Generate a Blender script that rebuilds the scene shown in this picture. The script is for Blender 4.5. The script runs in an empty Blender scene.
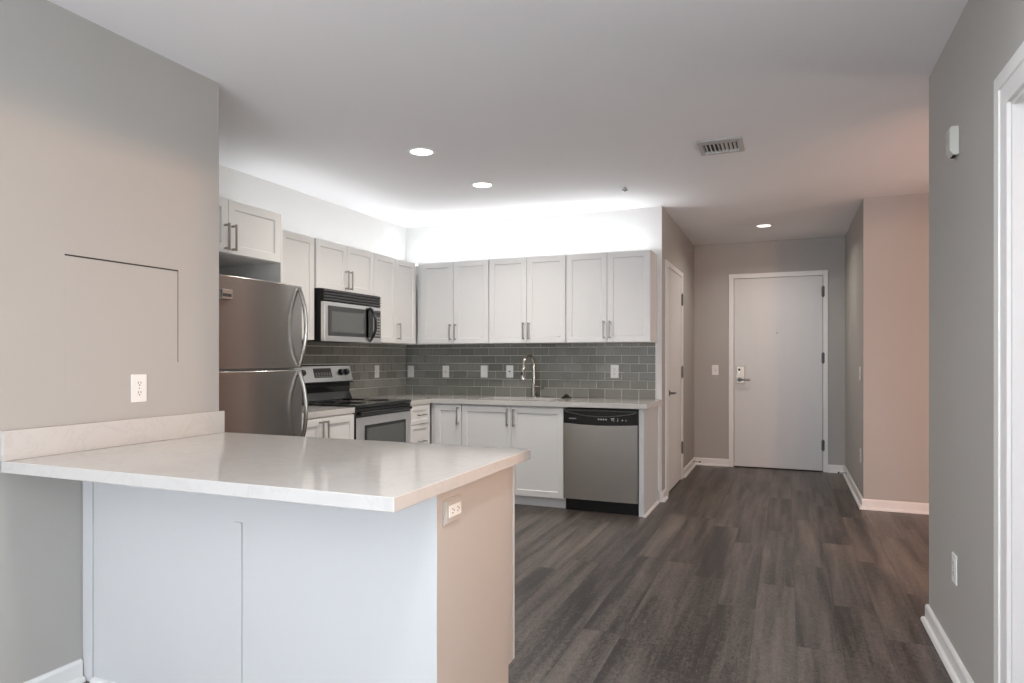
import bpy, bmesh, math, random
from mathutils import Vector, Matrix
random.seed(7)
S = bpy.context.scene
C = S.collection
R = math.radians

# ------------------------------------------------------------------ camera
cam_d = bpy.data.cameras.new('camera')
cam_d.sensor_width = 36.0
cam_d.lens = 667.98 / 1024 * 36.0
cam_d.shift_y = 16.84 / 1024
cam_d.clip_start = 0.02
cam = bpy.data.objects.new('camera', cam_d)
C.objects.link(cam)
cam.location = (0, 0, 1.2325)
cam.rotation_euler = (R(90), 0, R(22.3268))
S.camera = cam

# ------------------------------------------------------------------ world, exposure
S.view_settings.view_transform = 'Standard'
S.view_settings.look = 'None'
S.view_settings.exposure = 0.06
S.view_settings.gamma = 1.0
S.view_settings.use_curve_mapping = False
S.cycles.max_bounces = 10
S.cycles.diffuse_bounces = 6
S.cycles.glossy_bounces = 5
S.cycles.sample_clamp_indirect = 6.0
S.cycles.use_denoising = True
W = bpy.data.worlds.new('World'); S.world = W; W.use_nodes = True
bg = W.node_tree.nodes['Background']
bg.inputs[0].default_value = (0.62, 0.78, 1.0, 1)
bg.inputs[1].default_value = 0.8

def area(name, loc, rot, sx, sy, power, col, shape='RECTANGLE', spread=180):
    l = bpy.data.lights.new(name, 'AREA'); l.shape = shape
    l.size = sx; l.size_y = sy; l.energy = power; l.color = col; l.spread = R(spread)
    o = bpy.data.objects.new(name, l); C.objects.link(o)
    o.location = loc; o.rotation_euler = tuple(R(a) for a in rot)
    return o
H_CEIL = 2.53
# daylight outside the windows, an unseen warm lamp on the right, and added fills
area('rear_window_daylight', (-0.9, -3.22, 1.30), (90, 0, 0), 2.6, 2.1, 40, (0.66, 0.80, 1.0))
area('added_ceiling_fill', (-0.9, -3.22, 0.55), (128, 0, 0), 2.6, 0.6, 105, (0.94, 0.95, 1.0))  # added fill in place of ground bounce, brightens the ceiling
area('added_side_fill', (-2.75, -1.55, 1.30), (0, -90, 0), 2.1, 2.2, 780, (0.88, 0.94, 1.0))  # added unseen source behind the camera, brightens the right wall
area('unseen_lamp_light', (2.00, 2.36, 1.906), (0, 90, 0), 0.06, 0.12, 60, (1.0, 0.60, 0.38))  # unseen warm lamp, placed to shape the light edge on the left wall
area('corridor_window_daylight', (3.92, 4.9, 1.15), (0, 90, 0), 1.5, 1.5, 75, (1.0, 0.82, 0.70))
area('added_right_wall_fill', (-0.30, 1.30, H_CEIL), (0, 0, 0), 0.16, 0.16, 18, (0.97, 0.98, 1.0), 'DISK', 170)  # added overhead fill without a fixture, brightens the near right wall
area('added_corridor_fill', (1.55, 2.95, 1.15), (90, 0, 0), 1.0, 1.4, 29, (1.0, 0.46, 0.30))  # added unseen fill that warms the corridor wall

# ------------------------------------------------------------------ dimensions (metres)
H = 2.542; ZC = 0.8786
XL = -2.5; YL = 2.413          # living room partition
XK = -3.5416; YB = 5.8145      # kitchen walls
XH = -0.9918; YE = 7.9855      # entry hall
XR = 0.5836; YP = 6.1496       # hall right wall, wall facing the side corridor
XW = 0.6158; YW = 3.622        # near right wall
XF = 3.7                       # outer wall on the right
YR = -3.0                      # rear wall behind the camera

# ------------------------------------------------------------------ materials
def mat(name, col, rough=0.5, metal=0.0, noise=0.0, nscale=30, bump=0.0, bscale=200, spec=0.5, stretch=None, coat=0.0, rnoise=0.0):
    m = bpy.data.materials.new(name); m.use_nodes = True
    nt = m.node_tree; b = nt.nodes['Principled BSDF']
    b.inputs['Base Color'].default_value = (*col, 1)
    b.inputs['Roughness'].default_value = rough
    b.inputs['Metallic'].default_value = metal
    b.inputs['Specular IOR Level'].default_value = spec
    b.inputs['Coat Weight'].default_value = coat
    tc = nt.nodes.new('ShaderNodeTexCoord')
    src = tc.outputs['Object']
    if stretch:
        mp = nt.nodes.new('ShaderNodeMapping'); mp.inputs['Scale'].default_value = stretch
        nt.links.new(src, mp.inputs[0]); src = mp.outputs[0]
    n = nt.nodes.new('ShaderNodeTexNoise'); n.inputs['Scale'].default_value = nscale
    n.inputs['Detail'].default_value = 4
    nt.links.new(src, n.inputs['Vector'])
    mr = nt.nodes.new('ShaderNodeMapRange')
    mr.inputs['To Min'].default_value = 1 - noise; mr.inputs['To Max'].default_value = 1 + noise
    nt.links.new(n.outputs['Fac'], mr.inputs['Value'])
    mx = nt.nodes.new('ShaderNodeVectorMath'); mx.operation = 'SCALE'
    mx.inputs[0].default_value = col
    nt.links.new(mr.outputs[0], mx.inputs['Scale'])
    nt.links.new(mx.outputs[0], b.inputs['Base Color'])
    if rnoise:
        r2 = nt.nodes.new('ShaderNodeMapRange')
        r2.inputs['To Min'].default_value = rough - rnoise; r2.inputs['To Max'].default_value = rough + rnoise
        nt.links.new(n.outputs['Fac'], r2.inputs['Value']); nt.links.new(r2.outputs[0], b.inputs['Roughness'])
    if bump:
        n2 = nt.nodes.new('ShaderNodeTexNoise'); n2.inputs['Scale'].default_value = bscale
        nt.links.new(src, n2.inputs['Vector'])
        bp = nt.nodes.new('ShaderNodeBump'); bp.inputs['Strength'].default_value = bump; bp.inputs['Distance'].default_value = 0.002
        nt.links.new(n2.outputs['Fac'], bp.inputs['Height']); nt.links.new(bp.outputs[0], b.inputs['Normal'])
    return m

def emit(name, col, strength):
    m = bpy.data.materials.new(name); m.use_nodes = True
    b = m.node_tree.nodes['Principled BSDF']
    b.inputs['Base Color'].default_value = (*col, 1)
    b.inputs['Emission Color'].default_value = (*col, 1)
    b.inputs['Emission Strength'].default_value = strength
    return m

M = {}
M['wall'] = mat('grey_wall_paint', (0.42, 0.408, 0.385), 0.6, noise=0.02, nscale=3, bump=0.05, bscale=180)
M['kitchen_wall'] = mat('white_kitchen_wall_paint', (0.70, 0.70, 0.69), 0.6, noise=0.015, nscale=3, bump=0.05, bscale=180)
M['ceiling'] = mat('ceiling_paint', (0.84, 0.835, 0.85), 0.8, noise=0.015, nscale=3, bump=0.04, bscale=180)
M['trim'] = mat('white_trim_paint', (0.78, 0.78, 0.77), 0.35, noise=0.01, nscale=8)
M['cabinet'] = mat('white_cabinet_paint', (0.72, 0.72, 0.71), 0.38, noise=0.01, nscale=10)
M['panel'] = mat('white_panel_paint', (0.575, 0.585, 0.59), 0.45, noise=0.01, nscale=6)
M['panel_shaded'] = mat('shaded_end_panel_paint', (0.50, 0.475, 0.45), 0.45, noise=0.01, nscale=6)  # darker copy of the panel paint; end panel's dimmer light put into colour
M['door'] = mat('white_door_paint', (0.66, 0.665, 0.665), 0.4, noise=0.02, nscale=4, stretch=(3, 3, 0.4))
M['steel'] = mat('brushed_stainless_steel', (0.44, 0.425, 0.41), 0.24, 1.0, noise=0.04, nscale=40, stretch=(1, 1, 40), rnoise=0.02)
M['steel_h'] = mat('satin_nickel', (0.47, 0.445, 0.41), 0.24, 1.0, noise=0.03, nscale=60)
M['steel_light'] = mat('light_stainless_steel', (0.66, 0.66, 0.66), 0.32, 1.0, noise=0.04, nscale=60, stretch=(1, 40, 1))
M['hinge'] = mat('dark_hinge_metal', (0.16, 0.155, 0.15), 0.4, 1.0, noise=0.04)
M['lock'] = mat('satin_brass_nickel', (0.55, 0.52, 0.45), 0.45, 1.0, noise=0.05)
M['chrome'] = mat('polished_chrome', (0.78, 0.77, 0.75), 0.1, 1.0, noise=0.02)
M['nickel_dark'] = mat('dark_brushed_nickel', (0.40, 0.385, 0.36), 0.3, 1.0, noise=0.03)
M['black'] = mat('black_gloss_plastic', (0.010, 0.010, 0.011), 0.16, noise=0.05)
M['black_matt'] = mat('black_matt_plastic', (0.010, 0.010, 0.010), 0.5, noise=0.05, spec=0.25)
M['charcoal'] = mat('charcoal_plastic', (0.045, 0.045, 0.047), 0.4, noise=0.05)
M['louver'] = mat('dark_grey_plastic', (0.10, 0.10, 0.105), 0.35, noise=0.05)
M['blackglass'] = mat('black_glass', (0.012, 0.013, 0.013), 0.06, noise=0.05, spec=0.6)
M['greyglass'] = mat('smoked_oven_glass', (0.085, 0.09, 0.085), 0.08, noise=0.06, spec=0.7)
M['white_plastic'] = mat('white_plastic', (0.80, 0.80, 0.78), 0.35, noise=0.01)
M['ivory'] = mat('ivory_plastic', (0.56, 0.56, 0.51), 0.4, noise=0.01)
M['grey_plastic'] = mat('grey_plastic', (0.35, 0.35, 0.34), 0.4, noise=0.02)
M['darkhole'] = mat('dark_slot', (0.02, 0.02, 0.02), 0.7, noise=0.05)
M['grout'] = mat('tile_grout', (0.78, 0.76, 0.70), 0.8, noise=0.05, nscale=60)
M['rubber'] = mat('black_rubber', (0.008, 0.008, 0.008), 0.45, noise=0.05)
M['label_ink'] = mat('pale_printed_ink', (0.55, 0.55, 0.55), 0.5, noise=0.02)
M['vent'] = mat('enamelled_vent_metal', (0.42, 0.41, 0.40), 0.4, noise=0.03)
M['vent_blade'] = mat('white_vent_blade', (0.70, 0.69, 0.68), 0.35, noise=0.02)
M['led'] = emit('led_strip_light', (0.95, 0.98, 1.0), 48.0)
M['led_dim'] = emit('led_strip_light_dim', (0.95, 0.98, 1.0), 28.0)
M['lens'] = emit('downlight_lens', (1.0, 0.96, 0.90), 3.0)

def brushed(m, aniso=0.75):
    nt = m.node_tree; b = nt.nodes['Principled BSDF']
    t = nt.nodes.new('ShaderNodeTangent'); t.direction_type = 'RADIAL'; t.axis = 'Z'
    nt.links.new(t.outputs[0], b.inputs['Tangent']); b.inputs['Anisotropic'].default_value = aniso; b.inputs['Anisotropic Rotation'].default_value = 0.25
M['steel_front'] = mat('bright_brushed_stainless', (0.60, 0.585, 0.565), 0.24, 1.0, noise=0.04, nscale=40, stretch=(1, 1, 40), rnoise=0.02)
brushed(M['steel']); brushed(M['steel_front'])

def quartz():
    m = mat('white_quartz', (0.68, 0.67, 0.65), 0.09, noise=0.03, nscale=5)
    nt = m.node_tree; b = nt.nodes['Principled BSDF']
    tc = nt.nodes.new('ShaderNodeTexCoord')
    w = nt.nodes.new('ShaderNodeTexNoise'); w.inputs['Scale'].default_value = 4.0; w.inputs['Detail'].default_value = 8
    w.inputs['Roughness'].default_value = 0.62; w.inputs['Distortion'].default_value = 1.2
    nt.links.new(tc.outputs['Object'], w.inputs['Vector'])
    a = nt.nodes.new('ShaderNodeMath'); a.operation = 'SUBTRACT'; a.inputs[1].default_value = 0.5
    nt.links.new(w.outputs['Fac'], a.inputs[0])
    ab = nt.nodes.new('ShaderNodeMath'); ab.operation = 'ABSOLUTE'; nt.links.new(a.outputs[0], ab.inputs[0])
    cr = nt.nodes.new('ShaderNodeValToRGB')
    cr.color_ramp.elements[0].position = 0.0; cr.color_ramp.elements[0].color = (0.53, 0.515, 0.495, 1)
    cr.color_ramp.elements[1].position = 0.03; cr.color_ramp.elements[1].color = (0.56, 0.545, 0.525, 1)
    nt.links.new(ab.outputs[0], cr.inputs[0])
    nt.links.new(cr.outputs[0], b.inputs['Base Color'])
    return m
M['quartz'] = quartz()

def tile_mat():
    m = mat('grey_glass_tile', (0.125, 0.128, 0.112), 0.10, noise=0.0, spec=0.6)
    nt = m.node_tree; b = nt.nodes['Principled BSDF']
    g = nt.nodes.new('ShaderNodeNewGeometry')
    cr = nt.nodes.new('ShaderNodeValToRGB')
    cr.color_ramp.elements[0].color = (0.165, 0.168, 0.148, 1); cr.color_ramp.elements[1].color = (0.225, 0.228, 0.205, 1)
    nt.links.new(g.outputs['Random Per Island'], cr.inputs[0]); nt.links.new(cr.outputs[0], b.inputs['Base Color'])
    tc = nt.nodes.new('ShaderNodeTexCoord')
    n2 = nt.nodes.new('ShaderNodeTexNoise'); n2.inputs['Scale'].default_value = 22
    nt.links.new(tc.outputs['Object'], n2.inputs['Vector'])
    bp = nt.nodes.new('ShaderNodeBump'); bp.inputs['Strength'].default_value = 0.12; bp.inputs['Distance'].default_value = 0.004
    nt.links.new(n2.outputs['Fac'], bp.inputs['Height']); nt.links.new(bp.outputs[0], b.inputs['Normal'])
    return m
M['tile'] = tile_mat()

def floor_mat():
    m = bpy.data.materials.new('grey_brown_vinyl_planks'); m.use_nodes = True
    nt = m.node_tree; b = nt.nodes['Principled BSDF']; L = nt.links
    def math_(op, a, bb=None, c=None):
        n = nt.nodes.new('ShaderNodeMath'); n.operation = op
        for i, v in enumerate((a, bb, c)):
            if v is None: continue
            if isinstance(v, (int, float)): n.inputs[i].default_value = v
            else: L.new(v, n.inputs[i])
        return n.outputs[0]
    tc = nt.nodes.new('ShaderNodeTexCoord'); sp = nt.nodes.new('ShaderNodeSeparateXYZ')
    L.new(tc.outputs['Object'], sp.inputs[0])
    x, y = sp.outputs[0], sp.outputs[1]
    PW, PL = 0.18, 1.22
    xs = math_('DIVIDE', math_('ADD', x, 10.04), PW); row = math_('FLOOR', xs); fx = math_('FRACT', xs)
    w1 = nt.nodes.new('ShaderNodeTexWhiteNoise'); w1.noise_dimensions = '1D'; L.new(row, w1.inputs['W'])
    ys = math_('ADD', math_('DIVIDE', math_('ADD', y, 20.0), PL), w1.outputs['Value'])
    col = math_('FLOOR', ys); fy = math_('FRACT', ys)
    cv = nt.nodes.new('ShaderNodeCombineXYZ'); L.new(row, cv.inputs[0]); L.new(col, cv.inputs[1])
    w2 = nt.nodes.new('ShaderNodeTexWhiteNoise'); w2.noise_dimensions = '2D'; L.new(cv.outputs[0], w2.inputs['Vector'])
    pid = w2.outputs['Value']
    # broad streaks and fine grain along the plank, shifted per plank
    gv = nt.nodes.new('ShaderNodeCombineXYZ')
    L.new(math_('MULTIPLY', x, 13.0), gv.inputs[0]); L.new(math_('MULTIPLY', y, 0.75), gv.inputs[1]); L.new(math_('MULTIPLY', pid, 37.0), gv.inputs[2])
    n1 = nt.nodes.new('ShaderNodeTexNoise'); n1.inputs['Scale'].default_value = 1.0; n1.inputs['Detail'].default_value = 5
    n1.inputs['Roughness'].default_value = 0.6; n1.inputs['Distortion'].default_value = 0.15
    L.new(gv.outputs[0], n1.inputs['Vector'])
    gv2 = nt.nodes.new('ShaderNodeCombineXYZ')
    L.new(math_('MULTIPLY', x, 70.0), gv2.inputs[0]); L.new(math_('MULTIPLY', y, 40.0), gv2.inputs[1]); L.new(math_('MULTIPLY', pid, 91.0), gv2.inputs[2])
    n2 = nt.nodes.new('ShaderNodeTexNoise'); n2.inputs['Scale'].default_value = 1.0; n2.inputs['Detail'].default_value = 4
    n2.inputs['Distortion'].default_value = 1.5
    L.new(gv2.outputs[0], n2.inputs['Vector'])
    t = math_('ADD', math_('MULTIPLY', math_('SUBTRACT', pid, 0.5), 0.16), math_('MULTIPLY', n1.outputs['Fac'], 1.35))
    t = math_('ADD', t, math_('MULTIPLY', math_('SUBTRACT', n2.outputs['Fac'], 0.5), 0.95))
    cr = nt.nodes.new('ShaderNodeValToRGB'); e = cr.color_ramp.elements
    e[0].position = 0.48; e[0].color = (0.022, 0.0182, 0.0168, 1)
    e[1].position = 1.0; e[1].color = (0.170, 0.140, 0.120, 1)
    mid = e.new(0.66); mid.color = (0.078, 0.064, 0.056, 1)
    L.new(t, cr.inputs[0])
    # seams
    sx = math_('LESS_THAN', math_('MINIMUM', fx, math_('SUBTRACT', 1.0, fx)), 0.007)
    sy = math_('LESS_THAN', math_('MINIMUM', fy, math_('SUBTRACT', 1.0, fy)), 0.0012)
    seam = math_('MAXIMUM', sx, sy)
    mx = nt.nodes.new('ShaderNodeMix'); mx.data_type = 'RGBA'
    L.new(math_('MULTIPLY', seam, 0.55), mx.inputs['Factor']); L.new(cr.outputs[0], mx.inputs['A']); mx.inputs['B'].default_value = (0.018, 0.016, 0.015, 1)
    L.new(mx.outputs['Result'], b.inputs['Base Color'])
    L.new(math_('ADD', math_('MULTIPLY', n2.outputs['Fac'], 0.16), 0.30), b.inputs['Roughness'])
    bp = nt.nodes.new('ShaderNodeBump'); bp.inputs['Strength'].default_value = 0.25; bp.inputs['Distance'].default_value = 0.001
    L.new(math_('SUBTRACT', n2.outputs['Fac'], math_('MULTIPLY', seam, 1.0)), bp.inputs['Height']); L.new(bp.outputs[0], b.inputs['Normal'])
    return m
M['floor'] = floor_mat()

def pane_mat():
    m = bpy.data.materials.new('window_pane_glass'); m.use_nodes = True
    nt = m.node_tree; nt.nodes.remove(nt.nodes['Principled BSDF'])
    o = nt.nodes['Material Output']; mx = nt.nodes.new('ShaderNodeMixShader')
    t = nt.nodes.new('ShaderNodeBsdfTransparent'); g = nt.nodes.new('ShaderNodeBsdfGlossy'); g.inputs['Roughness'].default_value = 0.02
    f = nt.nodes.new('ShaderNodeFresnel'); f.inputs[0].default_value = 1.45
    nt.links.new(f.outputs[0], mx.inputs[0]); nt.links.new(t.outputs[0], mx.inputs[1]); nt.links.new(g.outputs[0], mx.inputs[2])
    nt.links.new(mx.outputs[0], o.inputs['Surface'])
    return m
M['pane'] = pane_mat()

# ------------------------------------------------------------------ mesh helpers
def box(bm, x0, x1, y0, y1, z0, z1):
    if x0 > x1: x0, x1 = x1, x0
    if y0 > y1: y0, y1 = y1, y0
    if z0 > z1: z0, z1 = z1, z0
    v = [bm.verts.new(p) for p in ((x0,y0,z0),(x1,y0,z0),(x1,y1,z0),(x0,y1,z0),(x0,y0,z1),(x1,y0,z1),(x1,y1,z1),(x0,y1,z1))]
    for f in ((3,2,1,0),(4,5,6,7),(0,1,5,4),(1,2,6,5),(2,3,7,6),(3,0,4,7)):
        bm.faces.new([v[i] for i in f])
    return v

def prism(bm, pts, a0, a1, axis='z'):
    """extrude a 2-D outline (counter-clockwise) along an axis"""
    def P(p, a):
        return {'z': (p[0], p[1], a), 'y': (p[0], a, p[1]), 'x': (a, p[0], p[1])}[axis]
    lo = [bm.verts.new(P(p, a0)) for p in pts]; hi = [bm.verts.new(P(p, a1)) for p in pts]
    n = len(pts)
    bm.faces.new(list(reversed(lo))); bm.faces.new(hi)
    for i in range(n):
        j = (i + 1) % n
        bm.faces.new((lo[i], lo[j], hi[j], hi[i]))

def tube(bm, pts, r, n=12, ry=None, up=(0, 0, 1), closed=False):
    pts = [Vector(p) for p in pts]; up = Vector(up)
    ry = r if ry is None else ry
    rings = []
    for i, p in enumerate(pts):
        t = (pts[min(i+1, len(pts)-1)] - pts[max(i-1, 0)]).normalized()
        s = t.cross(up)
        if s.length < 1e-4: s = t.cross(Vector((1, 0, 0)))
        s.normalize(); u = s.cross(t).normalized()
        k = r[i] if isinstance(r, (list, tuple)) else r
        k2 = ry[i] if isinstance(ry, (list, tuple)) else ry
        rings.append([bm.verts.new(p + s*k*math.cos(2*math.pi*a/n) + u*k2*math.sin(2*math.pi*a/n)) for a in range(n)])
    for a, b in zip(rings, rings[1:]):
        for i in range(n):
            j = (i+1) % n
            bm.faces.new((a[i], a[j], b[j], b[i]))
    bm.faces.new(list(reversed(rings[0]))); bm.faces.new(rings[-1])

def lathe(bm, prof, n=32, axis='z', c=(0, 0, 0)):
    """profile of (radius, height) points turned about an axis"""
    rings = []
    for r, h in prof:
        ring = []
        for a in range(n):
            ca, sa = math.cos(2*math.pi*a/n)*r, math.sin(2*math.pi*a/n)*r
            p = {'z': (ca, sa, h), 'y': (ca, h, sa), 'x': (h, ca, sa)}[axis]
            ring.append(bm.verts.new((p[0]+c[0], p[1]+c[1], p[2]+c[2])))
        rings.append(ring)
    for a, b in zip(rings, rings[1:]):
        for i in range(n):
            j = (i+1) % n
            bm.faces.new((a[i], a[j], b[j], b[i]))
    if prof[0][0] > 1e-6: bm.faces.new(list(reversed(rings[0])))
    if prof[-1][0] > 1e-6: bm.faces.new(rings[-1])

def cells(bm, xs, ys, inc, z0, z1):
    """slab made of grid cells, shared vertices, walls only along the outline"""
    top, bot = {}, {}
    def v(d, i, j, z):
        if (i, j) not in d: d[(i, j)] = bm.verts.new((xs[i], ys[j], z))
        return d[(i, j)]
    def has(i, j): return 0 <= i < len(xs)-1 and 0 <= j < len(ys)-1 and inc(i, j)
    for i in range(len(xs)-1):
        for j in range(len(ys)-1):
            if not has(i, j): continue
            q = ((i,j),(i+1,j),(i+1,j+1),(i,j+1))
            bm.faces.new([v(top, a, b, z1) for a, b in q]); bm.faces.new([v(bot, a, b, z0) for a, b in reversed(q)])
            for (di, dj), (a, b) in (((0,-1),(0,1)),((1,0),(1,2)),((0,1),(2,3)),((-1,0),(3,0))):
                if not has(i+di, j+dj):
                    A, B = q[a], q[b]
                    bm.faces.new((v(bot,*A,z0), v(bot,*B,z0), v(top,*B,z1), v(top,*A,z1)))

def new(): return bmesh.new()

def obj(name, bm, m, parent=None, bevel=0.0, seg=2, smooth=False, label=None, loc=None, rot=None):
    bmesh.ops.recalc_face_normals(bm, faces=bm.faces)
    me = bpy.data.meshes.new(name); bm.to_mesh(me); bm.free()
    ms = m if isinstance(m, (list, tuple)) else [m]
    for k in ms: me.materials.append(k)
    if smooth:
        for p in me.polygons: p.use_smooth = True
        if hasattr(me, 'set_sharp_from_angle'): me.set_sharp_from_angle(angle=R(40))
    o = bpy.data.objects.new(name, me); C.objects.link(o)
    if bevel:
        b = o.modifiers.new('bevel', 'BEVEL'); b.width = bevel; b.segments = seg; b.limit_method = 'ANGLE'; b.angle_limit = R(35)
        b.harden_normals = False
    if parent: o.parent = parent
    if loc: o.location = loc
    if rot: o.rotation_euler = tuple(R(a) for a in rot)
    if label: o['label'] = label
    return o

def bxobj(name, dims, m, parent=None, bevel=0.0, **k):
    bm = new(); box(bm, *dims); return obj(name, bm, m, parent, bevel, **k)

def thing(name, label, cat, loc=(0, 0, 0), rotz=0, group=None):
    o = bpy.data.objects.new(name, None); C.objects.link(o)
    o.empty_display_size = 0.1
    o.location = loc; o.rotation_euler = (0, 0, R(rotz))
    o['label'] = label; o['category'] = cat
    if group: o['group'] = group
    return o

def tag(o, label, cat, group=None):
    o['label'] = label; o['category'] = cat
    if group: o['group'] = group
    return o

def struct(o, label=None):
    o['kind'] = 'structure'
    if label: o['label'] = label
    return o

def sbox(name, dims, m, label=None, bevel=0.0):
    return struct(bxobj(name, dims, m, None, bevel), label)

# ------------------------------------------------------------------ room shell
sbox('floor', (-3.75, XF+0.1, YR-0.1, 8.15, -0.12, 0.0), M['floor'], 'grey brown wood plank floor')
sbox('ceiling', (-3.75, XF+0.1, YR-0.1, 8.15, H, H+0.12), M['ceiling'], 'smooth white ceiling')
sbox('wall_left', (-3.66, XL, -0.3, YL, 0, H), M['wall'], 'grey partition wall beside the peninsula')
bm = new()
for d_ in ((YR, -2.65, 0, H), (-0.45, -0.3, 0, H), (-2.65, -0.45, 0, 0.25), (-2.65, -0.45, 2.35, H)): box(bm, XL-0.12, XL, d_[0], d_[1], d_[2], d_[3])
struct(obj('wall_left_rear', bm, M['wall']))
sbox('wall_kitchen_left', (-3.66, XK, YL, YB, 0, H), M['kitchen_wall'], 'kitchen wall behind refrigerator and range')
# back wall block of the kitchen, with the closet opening beyond it
CY0, CY1, CZ = 6.110, 6.945, 2.062
bm = new()
box(bm, -3.66, -1.16, YB, 8.1, 0, H)
box(bm, -1.16, XH, YB, CY0, 0, H); box(bm, -1.16, XH, CY1, 8.1, 0, H); box(bm, -1.16, XH, CY0, CY1, CZ, H)
bmesh.ops.recalc_face_normals(bm, faces=bm.faces)
for f_ in bm.faces:
    if f_.normal.y < -0.9 and abs(f_.calc_center_median().y - YB) < 1e-4: f_.material_index = 1
struct(obj('wall_back', bm, [M['wall'], M['kitchen_wall']]), 'kitchen back wall turning into the entry hall')
# entry wall with door opening
EX0, EX1, EZ = -0.556, 0.372, 2.138
bm = new()
box(bm, XH, EX0, YE, 8.1, 0, H); box(bm, EX1, XR, YE, 8.1, 0, H); box(bm, EX0, EX1, YE, 8.1, EZ, H); box(bm, EX0, EX1, YE+0.06, 8.1, 0, EZ)
struct(obj('wall_entry', bm, M['wall']), 'grey wall around the entry door')
sbox('wall_hall_right', (XR, XF, YP, 8.1, 0, H), M['wall'], 'hall wall and side corridor wall')
# near right wall with a doorway
DY0, DY1, DZ = 1.52, 2.395, 1.998
WT = 0.12
bm = new()
box(bm, XW, XW+WT, YR, DY0, 0, H); box(bm, XW, XW+WT, DY1, YW, 0, H); box(bm, XW, XW+WT, DY0, DY1, DZ, H)
struct(obj('wall_right', bm, M['wall']), 'near right wall with a cased doorway')
bm = new()
box(bm, XW+WT, 1.05, YW-WT, YW, 0, H); box(bm, 2.0, XF, YW-WT, YW, 0, H); box(bm, 1.05, 2.0, YW-WT, YW, 2.05, H)  # opening added so the unseen fill reaches the corridor wall
struct(obj('wall_side_room', bm, M['wall']))
bm = new(); DXC = 2.3
box(bm, DXC, DXC+0.12, YW, 4.25, 0, H); box(bm, DXC, DXC+0.12, 5.55, YP, 0, H); box(bm, DXC, DXC+0.12, 4.25, 5.55, 2.05, H)
struct(obj('added_corridor_wall', bm, M['wall']))  # unseen wall with doorway, added to hold corridor light off the ceiling
def win_wall(name, axis, at, th, a0, a1, holes):
    """wall with window openings; axis x: wall plane normal to x"""
    bm = new(); cur = a0
    for h0, h1, z0, z1 in holes:
        for d in ((cur, h0, 0, H), (h0, h1, 0, z0), (h0, h1, z1, H)):
            if axis == 'x': box(bm, at, at+th, d[0], d[1], d[2], d[3])
            else: box(bm, d[0], d[1], at, at+th, d[2], d[3])
        cur = h1
    if axis == 'x': box(bm, at, at+th, cur, a1, 0, H)
    else: box(bm, cur, a1, at, at+th, 0, H)
    return struct(obj(name, bm, M['wall']))
win_wall('wall_rear', 'y', YR-0.1, 0.1, -3.75, XF, [(-2.2, 0.4, 0.25, 2.35)])
win_wall('wall_far_right', 'x', XF, 0.1, YR, YP, [(4.15, 5.65, 0.40, 1.9)])
def window(name, axis, at, a0, a1, z0, z1, mullions):
    def b(bm, d0, d1, e0, e1, o=0.0, w=0.05):
        if axis == 'x': box(bm, at+o, at+o+w, d0, d1, e0, e1)
        else: box(bm, d0, d1, at+o, at+o+w, e0, e1)
    bm = new(); f = 0.05
    b(bm, a0, a1, z0, z0+f); b(bm, a0, a1, z1-f, z1); b(bm, a0, a0+f, z0+f, z1-f); b(bm, a1-f, a1, z0+f, z1-f)
    for m_ in mullions: b(bm, m_-0.03, m_+0.03, z0+f, z1-f)
    w = struct(obj(name, bm, M['trim'], bevel=0.003), 'white framed window')
    bm = new(); b(bm, a0+f, a1-f, z0+f, z1-f, 0.02, 0.006)
    obj('pane', bm, M['pane'], w)
window('added_side_window', 'x', XL-0.09, -2.65, -0.45, 0.25, 2.35, (-1.55,))  # unseen window added for the side light on the right wall
struct(bxobj('added_lamp_post', (2.006, 2.036, 2.345, 2.375, 0.0, 1.95), M['trim'], None, 0.004), 'added unseen lamp post in the room on the right')  # unseen post added to carry the warm lamp, not a trim piece
window('window_1', 'y', YR-0.08, -2.2, 0.4, 0.25, 2.35, (-0.9,))
window('window_2', 'x', XF+0.02, 4.15, 5.65, 0.40, 1.9, (4.9,))

# ------------------------------------------------------------------ baseboards
def baseboard(name, pts, label=None, h=0.084):
    """board with a shoe moulding swept with mitres along wall corners; the room lies to the left of the path"""
    pts = [Vector(p) for p in pts]
    prof = [(0.0003, 0.0003), (0.030, 0.0003), (0.029, 0.010), (0.024, 0.018), (0.014, 0.021), (0.014, h-0.012), (0.010, h-0.003), (0.006, h), (0.0003, h)]
    dirs = [(b_-a_).normalized() for a_, b_ in zip(pts, pts[1:])]
    nrm = [Vector((-d.y, d.x)) for d in dirs]
    off = []
    for i in range(len(pts)):
        if i == 0: off.append(nrm[0])
        elif i == len(pts)-1: off.append(nrm[-1])
        else:
            m_ = (nrm[i-1] + nrm[i]).normalized(); off.append(m_ / m_.dot(nrm[i]))
    bm = new()
    rows = [[bm.verts.new((p.x + o.x*w, p.y + o.y*w, z)) for p, o in zip(pts, off)] for w, z in prof]
    k = len(prof)
    for i in range(k):
        A, B = rows[i], rows[(i+1) % k]
        for j in range(len(pts)-1): bm.faces.new((A[j], A[j+1], B[j+1], B[j]))
    bm.faces.new([r[0] for r in rows]); bm.faces.new([r[-1] for r in reversed(rows)])
    return struct(obj(name, bm, M['trim']), label)
baseboard('baseboard_left', [(XL, 1.738), (XL, YR)])
baseboard('baseboard_right', [(XW, DY1+0.104), (XW, YW), (1.05, YW)])
baseboard('baseboard_right_rear', [(XW, YR), (XW, DY0-0.104)])
baseboard('baseboard_hall_right', [(DXC, YP), (XR, YP), (XR, YE), (EX1+0.045, YE)])
baseboard('baseboard_hall_left', [(EX0-0.051, YE), (XH, YE), (XH, CY1+0.091)])
baseboard('baseboard_back', [(XH, CY0-0.135), (XH, YB), (-1.004, YB)])

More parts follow.
